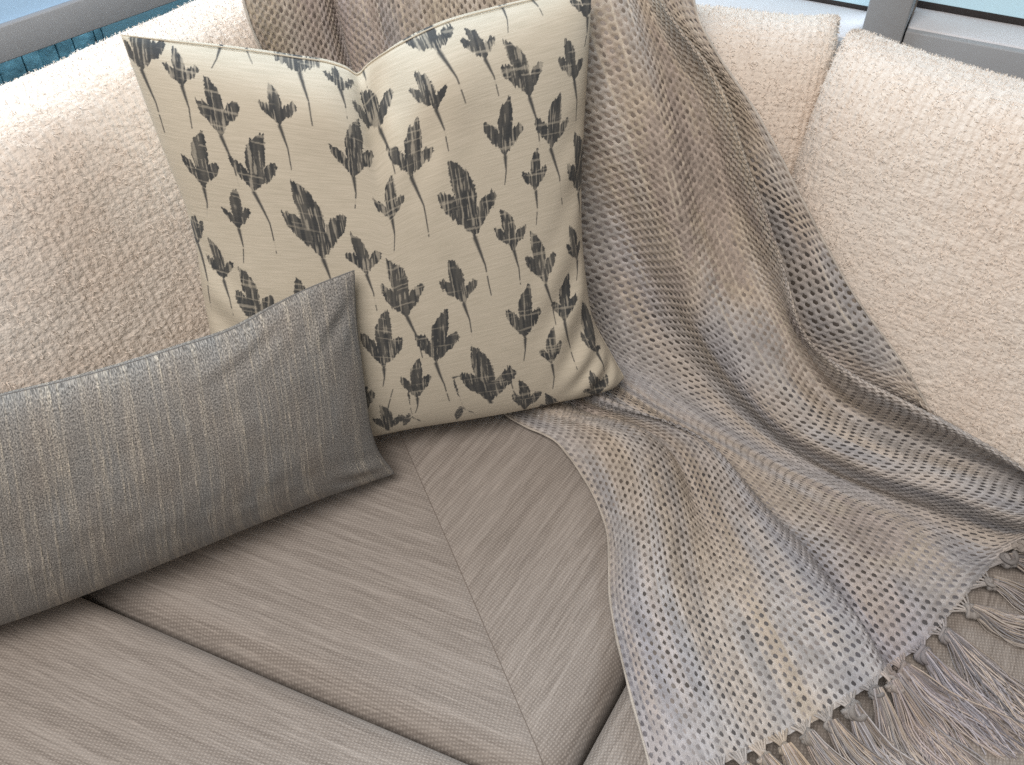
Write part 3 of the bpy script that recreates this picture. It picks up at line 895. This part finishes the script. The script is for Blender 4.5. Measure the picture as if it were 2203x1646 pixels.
NET = [  # rows from the top of the back down to the fringe; columns from the left selvedge to the right one: x, y, height (mm)
 [(520,-10,6),(575,-25,8),(630,-40,10),(690,-50,8),(712,-50,2),(728,-55,16),(775,-60,24),(830,-60,18),(890,-60,12),(955,-60,14),(1020,-55,16),(1090,-50,13),(1335,-28,11),(1360,-25,13),(1385,-18,10),(1420,-6,28),(1415,0,7),(1460,15,10),(1505,45,6)],
 [(600,190,5),(640,185,7),(690,180,10),(742,165,8),(762,165,2),(778,165,14),(830,180,20),(880,190,16),(940,200,10),(1000,205,10),(1065,210,12),(1190,220,12),(1400,205,25),(1440,200,17),(1490,185,11),(1535,165,31),(1540,190,3),(1592,215,8),(1632,250,5)],
 [(760,520,4),(790,515,6),(830,510,8),(870,505,8),(900,500,4),(930,500,12),(970,495,16),(1010,490,12),(1055,485,8),(1105,478,8),(1160,468,10),(1300,445,11),(1462,425,32),(1510,415,17),(1560,398,11),(1612,375,33),(1612,400,2),(1680,410,9),(1722,425,5)],
 [(930,740,4),(955,733,6),(985,726,8),(1018,718,8),(1048,708,5),(1080,698,10),(1115,688,14),(1150,676,10),(1185,662,8),(1222,645,8),(1265,622,10),(1370,590,10),(1498,568,34),(1550,555,17),(1612,542,9),(1676,545,35),(1672,550,2),(1742,525,9),(1775,525,5)],
 [(1078,884,3),(1108,872,8),(1145,864,16),(1180,857,12),(1205,852,1),(1240,842,12),(1265,834,16),(1283,826,2),(1306,814,7),(1330,796,8),(1365,772,9),(1450,735,8),(1548,710,34),(1610,688,21),(1668,665,8),(1722,700,37),(1718,690,2),(1800,665,10),(1838,635,5)],
 [(1215,970,4),(1285,962,20),(1350,950,38),(1412,942,24),(1440,965,1),(1490,948,20),(1532,958,28),(1556,990,3),(1600,990,6),(1640,992,8),(1670,985,8),(1690,965,8),(1700,918,32),(1755,895,29),(1800,872,9),(1832,806,37),(1826,800,2),(1905,790,10),(1945,785,5)],
 [(1300,1130,4),(1345,1118,16),(1405,1105,30),(1478,1100,12),(1525,1120,2),(1585,1105,18),(1645,1108,28),(1685,1122,6),(1745,1105,8),(1815,1095,9),(1870,1082,8),(1893,1060,8),(1890,1012,34),(1945,985,29),(1990,962,10),(1992,888,37),(1985,885,2),(2010,890,9),(2042,930,5)],
 [(1312,1300,4),(1365,1302,16),(1440,1292,20),(1520,1280,10),(1600,1272,14),(1680,1256,20),(1762,1244,26),(1778,1226,5),(1855,1205,8),(1935,1178,9),(2005,1150,8),(2050,1118,8),(2065,1064,32),(2100,1035,27),(2135,1012,10),(2130,965,31),(2135,970,2),(2140,985,8),(2170,1010,5)],
 [(1348,1460,4),(1415,1466,14),(1500,1462,16),(1585,1440,12),(1675,1412,12),(1768,1378,18),(1852,1352,24),(1858,1338,5),(1930,1300,7),(2015,1252,8),(2090,1205,7),(2155,1155,8),(2190,1110,29),(2235,1085,23),(2270,1066,10),(2262,1040,26),(2280,1045,3),(2300,1050,8),(2330,1060,5)],
 [(1405,1672,4),(1490,1660,12),(1575,1634,12),(1660,1596,10),(1745,1555,9),(1828,1503,14),(1902,1452,20),(1920,1432,4),(1985,1384,5),(2070,1292,6),(2145,1206,6),(2215,1150,9),(2290,1120,20),(2340,1100,19),(2385,1090,10),(2400,1070,17),(2430,1070,3),(2460,1080,6),(2500,1095,5)],
]
net = np.array(NET, float)
CTRL = support(net[..., 0], net[..., 1], net[..., 2] * 0.00165)
# over the top of the back and down behind it
up1 = CTRL[0] + np.array([-0.01, 0.055, 0.028]); up2 = CTRL[0] + np.array([-0.03, 0.16, 0.0]); up3 = CTRL[0] + np.array([-0.04, 0.20, -0.12])
CTRL = np.concatenate([up3[None], up2[None], up1[None], CTRL], 0)
ks = np.concatenate([[0], np.cumsum(np.maximum(0.012, np.linalg.norm(np.diff(CTRL[6:], axis=1), axis=-1).mean(0)))])
kt = np.concatenate([[0], np.cumsum(np.linalg.norm(np.diff(CTRL, axis=0), axis=-1).mean(1))])
TW, TL = ks[-1], kt[-1]


def throw_at(s, t):
    """smooth cloth on the grid of s (across) and t (along), metres"""
    rows = spline(kt, CTRL, t)                       # (nt, K, 3)
    return np.transpose(spline(ks, np.transpose(rows, (1, 0, 2)), s), (1, 0, 2))


CW, CL = 0.0057, 0.0100                              # width of a warp rib, repeat along the warp
NCOL = int(round(TW / CW)); CW = TW / NCOL
NROW = int(round(TL / CL))
ns, nt = NCOL * 4 + 1, NROW * 5 + 1
S1 = np.linspace(0, TW, ns); T1 = np.linspace(0, TL, nt)
# fold pass on a coarser grid, softened so the cloth keeps a hand's weight
cs_, ct_ = np.linspace(0, TW, 227), np.linspace(0, TL, 118)
Cg = throw_at(cs_, ct_)
Sg, Tg = np.meshgrid(cs_, ct_)
for it in range(3):
    Cg[1:-1, 1:-1] = 0.5 * Cg[1:-1, 1:-1] + 0.125 * (Cg[:-2, 1:-1] + Cg[2:, 1:-1] + Cg[1:-1, :-2] + Cg[1:-1, 2:])
Ng = grid_normals(Cg)
flip = 1.0 if (Ng[len(Ng) // 2, 20] @ np.array([0, -0.7, 0.7])) > 0 else -1.0
wr = 0.006 * (fbm(Sg * 26, Tg * 5, 91, 2) - 0.5) + 0.004 * (fbm(Sg * 45 + 9, Tg * 12, 95, 2) - 0.5)
Cg = Cg + Ng * flip * wr[..., None]


def upsample(Gc, xs, ys, x, y):
    a = spline(ys, Gc, y)
    return np.transpose(spline(xs, np.transpose(a, (1, 0, 2)), x), (1, 0, 2))


TP = upsample(Cg, cs_, ct_, S1, T1)
TN = grid_normals(TP) * flip
SS, TT = np.meshgrid(S1, T1)
ci = np.clip(np.floor(SS / CW), 0, NCOL - 1)
la = SS / CW - ci - 0.5
# length of yarn run out along each rib, so the stitches keep their size where the cloth fans out
ARC = np.concatenate([np.zeros((1, ns)), np.cumsum(np.linalg.norm(np.diff(TP, axis=0), axis=-1), 0)], 0)
kw = 41
ARC = np.stack([np.convolve(np.pad(r, kw // 2, mode='edge'), np.ones(kw) / kw, 'valid') for r in ARC])
tb_ = ARC / CL + 0.5 * (ci % 2)
lb = tb_ - np.floor(tb_) - 0.5
kcell = np.floor(tb_)
osz = 0.80 + 0.26 * hash01(ci, kcell, 133)
rr = np.sqrt((la / (0.30 * osz)) ** 2 + (lb / 0.46) ** 2)
hole = np.clip((1.12 - rr) / 0.3, 0, 1); hole = hole * hole * (3 - 2 * hole)
hgt = -0.0007 * np.cos(2 * math.pi * lb) - 0.0007 * np.abs(2 * la) ** 5 - 0.0015 * hole


def lerp3(stops, f):
    xs = [p for p, _ in stops]; cs = np.array([c for _, c in stops])
    return np.stack([np.interp(f, xs, cs[:, i]) for i in range(3)], -1)


def dye(s, t, rib):
    """space-dyed yarn: the colour drifts along each rib and in broad bands across"""
    f = 0.55 * fbm(s * 13 + 4, t * 3.6 + 1, 101, 2) + 0.45 * vnoise(rib * 0.37, t * 11, 105)
    f = f + 0.10 * np.clip((0.62 - t / TL) / 0.3, -1, 1)
    f2 = fbm(s * 11 + 31, t * 2.2, 111, 2)
    a = lerp3([(0.20, (0.46, 0.48, 0.54)), (0.36, (0.64, 0.645, 0.68)), (0.48, (0.70, 0.66, 0.64)), (0.60, (0.67, 0.615, 0.555)), (0.70, (0.59, 0.535, 0.525)), (0.82, (0.52, 0.475, 0.46))], f)
    b = lerp3([(0.25, (0.92, 0.90, 0.97)), (0.5, (1, 1, 1)), (0.75, (1.04, 1.0, 0.93))], f2)
    c = a * b * np.array([0.80, 0.785, 0.765])
    warm = np.clip((0.70 - t / TL) / 0.25, 0, 1)[..., None]
    return (c * 0.82 + np.array([0.50, 0.462, 0.43]) * 0.18) * (1 - warm * np.array([0.03, 0.065, 0.125]))


wc = dye(SS, TT, ci)
wc = wc * (0.90 + 0.2 * vnoise(SS / CW * 3, TT * 60, 121))[..., None] * (0.86 + 0.26 * hash01(ci, np.floor(tb_ + 0.5), 127))[..., None]
pale = ((vnoise(ci * 5.3, TT * 9, 125) > 0.74) & (np.abs(la) > 0.30))[..., None] * np.clip((0.75 * TL - TT) / 0.1, 0.15, 1)[..., None]
wc = wc * (1 - 0.5 * pale) + np.array([0.78, 0.71, 0.59]) * 0.5 * pale

thr = empty('throw_blanket', tuple(TP[-1, ns // 2]), 'variegated grey and cream basket weave throw with knotted fringe draped over the back and seat', 'throw')
grid_mesh('woven_cloth', TP + TN * hgt[..., None], M_WARP, thr, colors={'tint': wc})

def bil(G, x, y):
    fx = np.clip(x / TW * (G.shape[1] - 1), 0, G.shape[1] - 1.001); fy = np.clip(y / TL * (G.shape[0] - 1), 0, G.shape[0] - 1.001)
    ix = fx.astype(int); iy = fy.astype(int); fx = (fx - ix)[..., None]; fy = (fy - iy)[..., None]
    return (G[iy, ix] * (1 - fx) + G[iy, ix + 1] * fx) * (1 - fy) + (G[iy + 1, ix] * (1 - fx) + G[iy + 1, ix + 1] * fx) * fy


# weft stitches that show between the ribs
sc, tc, I2, J2 = [], [], [], []
for i in range(NCOL):
    col = ARC[:, min(ns - 1, i * 4 + 2)]
    kk = np.arange(int(col[-1] / CL) + 2)
    a_ = (kk + 0.5 - 0.5 * (i % 2)) * CL
    kk = kk[(a_ > 0.004) & (a_ < col[-1] - 0.003)]; a_ = a_[(a_ > 0.004) & (a_ < col[-1] - 0.003)]
    sc.append(np.full(len(a_), (i + 0.5) * CW)); tc.append(np.stack([np.interp(a_ + o * 0.40 * CL, col, T1) for o in (-1, 0, 1)], 1))
    I2.append(np.full(len(a_), i)); J2.append(kk)
sc = np.concatenate(sc); tc3 = np.concatenate(tc); tc = tc3[:, 1]; I2 = np.concatenate(I2); J2 = np.concatenate(J2)
th8 = np.linspace(0, 2 * math.pi, 8, endpoint=False)
ringx = np.concatenate([[0], np.cos(th8)]); ringy = np.concatenate([[0], np.sin(th8)])
oh = np.concatenate([[-0.0004], np.full(8, -0.0015)])
sx = sc[:, None] + ringx[None] * 0.315 * CW * (0.80 + 0.26 * hash01(I2, J2, 133))[:, None]
ty = tc[:, None] + np.where(ringy > 0, ringy * (tc3[:, 2] - tc)[:, None], ringy * (tc - tc3[:, 0])[:, None]) * 1.13
WP = bil(TP, sx, ty) + bil(TN, sx, ty) * oh[None, :, None]
n1 = len(sc)
a8 = np.arange(8); b8 = np.roll(a8, -1)
fq = np.stack([np.zeros(8, int), 1 + a8, 1 + b8], 1)
WF = (fq[None] + (np.arange(n1) * 9)[:, None, None]).reshape(-1, 3)
dk = dye(sc + 0.02, tc, I2 + 40)
lev = 0.33 + 0.36 * hash01(I2, J2, 131) + 0.9 * (fbm(sc * 12 + 7, tc * 6, 139, 2) - 0.5)
lev = np.clip(lev - 0.05 - 0.06 * (tc > 0.6 * TL), 0.20, 0.85)
wfc = np.repeat((dk * np.array([0.99, 0.97, 0.99]) * lev[:, None])[:, None], 9, 1).reshape(-1, 3)
props(raw_mesh('weft_stitches', WP.reshape(-1, 3), WF, M_WEFT, thr, True, {'tint': wfc}), kind='stuff')

# selvedges
for sidx in (0, ns - 1):
    pth = TP[::6, sidx] + TN[::6, sidx] * 0.0002
    v, f = tube(pth, 0.0014 + 0.0003 * np.sin(np.arange(len(pth)) * 1.7), 6)
    raw_mesh('selvedge', v, f, M_WARP, thr, True, {'tint': np.repeat(np.tile((0.56, 0.52, 0.47), (len(pth), 1)) * (0.85 + 0.3 * rng.random((len(pth), 1))), 6, 0)})

# fringe: knots along the end, each with its hank of loose yarn
NT_ = 34
PAL = np.array([(1.0, 0.96, 0.90), (0.88, 0.91, 0.98), (0.95, 0.90, 0.90), (1.14, 1.07, 0.97), (0.70, 0.70, 0.74)])
ends = (np.arange(NT_) + 0.5) / NT_ * TW
EP = bil(TP, ends, np.full(NT_, TL - 1e-4)); EP2 = bil(TP, ends, np.full(NT_, TL - 0.03))
for i in range(NT_):
    p = EP[i]; d = EP[i] - EP2[i]; d[2] *= 0.3; d /= np.linalg.norm(d)
    side = np.cross(d, (0, 0, 1.0)); side /= np.linalg.norm(side)
    r1, r2, r3 = rng.random(3)
    ksz = 0.65 + 0.45 * rng.random()
    kp = p + d * (0.007 + 0.005 * r1); kp[2] = max(SEAT + 0.011, p[2] - 0.002)
    colour = np.array([1.0, 0.965, 0.92]) * dye(np.array([ends[i]]), np.array([TL]), np.array([i * 7.0]))[0]
    hk = Bag()
    ang = -0.34 + (r2 - 0.5) * 0.45
    dd = d * math.cos(ang) + side * math.sin(ang)
    length = 0.105 + 0.04 * r3
    nst = 84 if p[0] < 0.62 else 14
    for j in range(nst):
        a, b, c_, e = rng.random(4)
        sp = (a - 0.5) * 2
        n = 11
        q = np.linspace(0, 1, n)
        L = length * (0.70 + 0.36 * b)
        spread = 0.0045 + 0.0155 * np.sin(q * 1.9) ** 1.1 + 0.012 * (rng.random() - 0.4) * q ** 2
        wav = 0.007 * np.sin(q * (4 + 5 * c_) + 6 * e) * q + 0.006 * np.sin(q * 5 + 6 * r2) * q
        curl = (r1 - 0.5) * 0.05 * q ** 2
        lift = (0.009 - 0.006 * q) * (0.2 + 1.1 * c_) + 0.007 * np.sin(math.pi * q) * b
        path = kp[None] + dd[None] * (q * L)[:, None] + side[None] * (sp * spread + wav + curl)[:, None]
        path[:, 2] = np.maximum(SEAT + 0.0045, kp[2] * (1 - np.minimum(1, q * 3)) + (SEAT + 0.004) * np.minimum(1, q * 3)) + lift
        v, f = tube(path, 0.00070 * (0.7 + 0.6 * e), 4)
        hk.add(v, f, (colour * 0.5 + 0.5 * dye(np.array([ends[i] + 0.05 * sp]), np.array([TL + 0.3 * sp]), np.array([i * 7.0 + sp * 3]))[0]) * (0.60 + 0.95 * rng.random()) * PAL[int(rng.integers(0, 5))])
    tas = hk.build('tassel', M_FRINGE, thr)
    # knot: yarn wound round itself
    kb = Bag()
    for w in range(4):
        th = np.linspace(0, 2 * math.pi * 1.15, 22)
        ax = dd * math.cos(0.9 * (w - 1.5) * r2 + 0.3) + np.array([0, 0, 1.0]) * math.sin(0.9 * (w - 1.5) * r3 + 0.2); ax /= np.linalg.norm(ax)
        e1 = np.cross(ax, side); e1 /= np.linalg.norm(e1); e2 = np.cross(ax, e1)
        pth = kp + (np.cos(th)[:, None] * e1 + np.sin(th)[:, None] * e2) * 0.0058 * ksz * (0.85 + 0.3 * rng.random()) + ax * ksz * (np.linspace(-0.004, 0.004, 22) + 0.003 * (w - 1))[:, None]
        v, f = tube(pth, 0.0028 * ksz * (0.9 + 0.2 * np.sin(th * 3)), 6)
        kb.add(v, f, colour * (0.62 + 0.3 * rng.random()))
    tc_ = np.linspace(-1, 1, 7)
    v, f = tube(kp + dd[None] * (tc_ * 0.0058 * ksz)[:, None], 0.0056 * ksz * np.sqrt(np.clip(1 - tc_ ** 2, 0.02, 1)), 8)
    kb.add(v, f, colour * 0.7)
    # yarns gathered from the cloth's end into the knot
    for j in range(6):
        s0 = np.clip(ends[i] + (j - 2.5) / 6 * TW / NT_ * 1.0, 0.001, TW - 0.001)
        q0 = bil(TP, np.array([s0]), np.array([TL - 0.004]))[0]
        mid = (q0 + kp) / 2 + np.array([0, 0, 0.0015])
        v, f = tube(resample([q0, mid, kp], 7), 0.0012, 5)
        kb.add(v, f, colour * (0.8 + 0.4 * rng.random()))
    ko = kb.build('knot', M_FRINGE, None)
    ko.parent = tas
    ko.location = -np.array(thr.location)

# ------------------------------------------------------------------ windows behind the sofa
def wall_frame(p, az):
    a = np.array([math.sin(math.radians(az)), math.cos(math.radians(az)), 0.0])
    b = np.array([-a[1], a[0], 0.0])                  # away from the camera side for both walls
    return np.asarray(p, float), a, b


def wbox(fr, x0, x1, z0, z1, d0, d1):
    p, a, b = fr
    if (b @ np.array([0, 1, 0])) < 0: b = -b
    return box(p + a * x0 + b * d0 + np.array([0, 0, z0]), a * (x1 - x0), b * (d1 - d0), np.array([0, 0, z1 - z0]))


def wpx(fr, px, py, d=0.0):
    """where a sight line meets the wall plane: (along, height)"""
    p, a, b = fr
    if (b @ np.array([0, 1, 0])) < 0: b = -b
    q = on_plane(np.array([float(px)]), np.array([float(py)]), p + b * d, b)[0] - p
    return q @ a, q[2]


WR = wall_frame((0.576, 1.308, 0), 116)
WL = wall_frame((-0.72, 1.234, 0), 42)

# right-hand window: post, bottom rails, white reveals, gaskets and bright glass
wr_ = empty('window', tuple(WR[0] + np.array([0, 0, 0.45])), 'grey framed window with a post and white sill behind the right back cushion', 'window', 'windows behind the sofa')
def wpart(name, fr, par, mat, *b, bv=0.002):
    v, f = wbox(fr, *b)
    return bevel(raw_mesh(name, v, f, mat, par, False), bv)
wpart('post', WR, wr_, M_FRAME, -0.064, -0.006, 0.45, 1.25, -0.010, 0.075)
wpart('bottom_rail', WR, wr_, M_FRAME, -0.004, 0.60, 0.60, 0.722, 0.0, 0.075)
wpart('bottom_rail', WR, wr_, M_FRAME, -0.75, -0.066, 0.60, 0.690, 0.0, 0.075)
wpart('sill', WR, wr_, M_SILL, -0.004, 0.60, 0.700, 0.7245, 0.012, 0.150, bv=0.003)
wpart('sill', WR, wr_, M_SILL, -0.75, -0.066, 0.670, 0.6925, 0.012, 0.150, bv=0.003)
wpart('gasket', WR, wr_, M_GASKET, -0.004, 0.60, 0.7250, 0.735, 0.085, 0.092, bv=0.001)
wpart('gasket', WR, wr_, M_GASKET, -0.75, -0.066, 0.6930, 0.700, 0.118, 0.126, bv=0.001)
wpart('pane', WR, wr_, M_PANE, -0.004, 0.60, 0.735, 1.25, 0.086, 0.091, bv=0.0005)
wpart('pane', WR, wr_, M_PANE, -0.75, -0.066, 0.700, 1.25, 0.119, 0.125, bv=0.0005)
# left-hand window: one broad grey rail with glass above and weathered boards below
wl_ = empty('window', tuple(WL[0] + np.array([0, 0, 0.45])), 'grey window rail with pale blue glass above the left back cushion', 'window', 'windows behind the sofa')
wpart('rail', WL, wl_, M_FRAME, -0.35, 0.75, 0.708, 0.755, 0.0, 0.030)
wpart('pane', WL, wl_, M_PANEL, -0.35, 0.75, 0.755, 1.25, 0.010, 0.016, bv=0.0005)
bd = empty('board_screen', tuple(WL[0] + np.array([0, 0, 0.2])), 'weathered teal boards showing between the grey rail and the left cushion', 'boards')
xs_ = float(wpx(WL, 225, 80, 0.20)[0])
x = xs_ - 0.56
while x < xs_ - 0.003:
    w = 0.026 + 0.020 * random.random()
    wpart('board', WL, bd, M_TEAL, x, min(x + w - 0.0015, xs_ - 0.002), 0.20, 0.90, 0.200 + 0.010 * random.random(), 0.225)
    x += w
wpart('board', WL, bd, M_TEAL2, xs_, xs_ + 0.70, 0.20, 0.90, 0.202, 0.222)
# added fill lamp, out of view above, only to brighten the boards
wp, wa, wb = WL
wb = wb if wb[1] > 0 else -wb
area('board_fill_light', tuple(wp + wa * 0.15 + wb * 0.10 + np.array([0, 0, 1.45])), tuple(wp + wa * 0.15 + wb * 0.22 + np.array([0, 0, 0.55])), 0.9, 0.14, 9, (0.85, 0.95, 1.0))
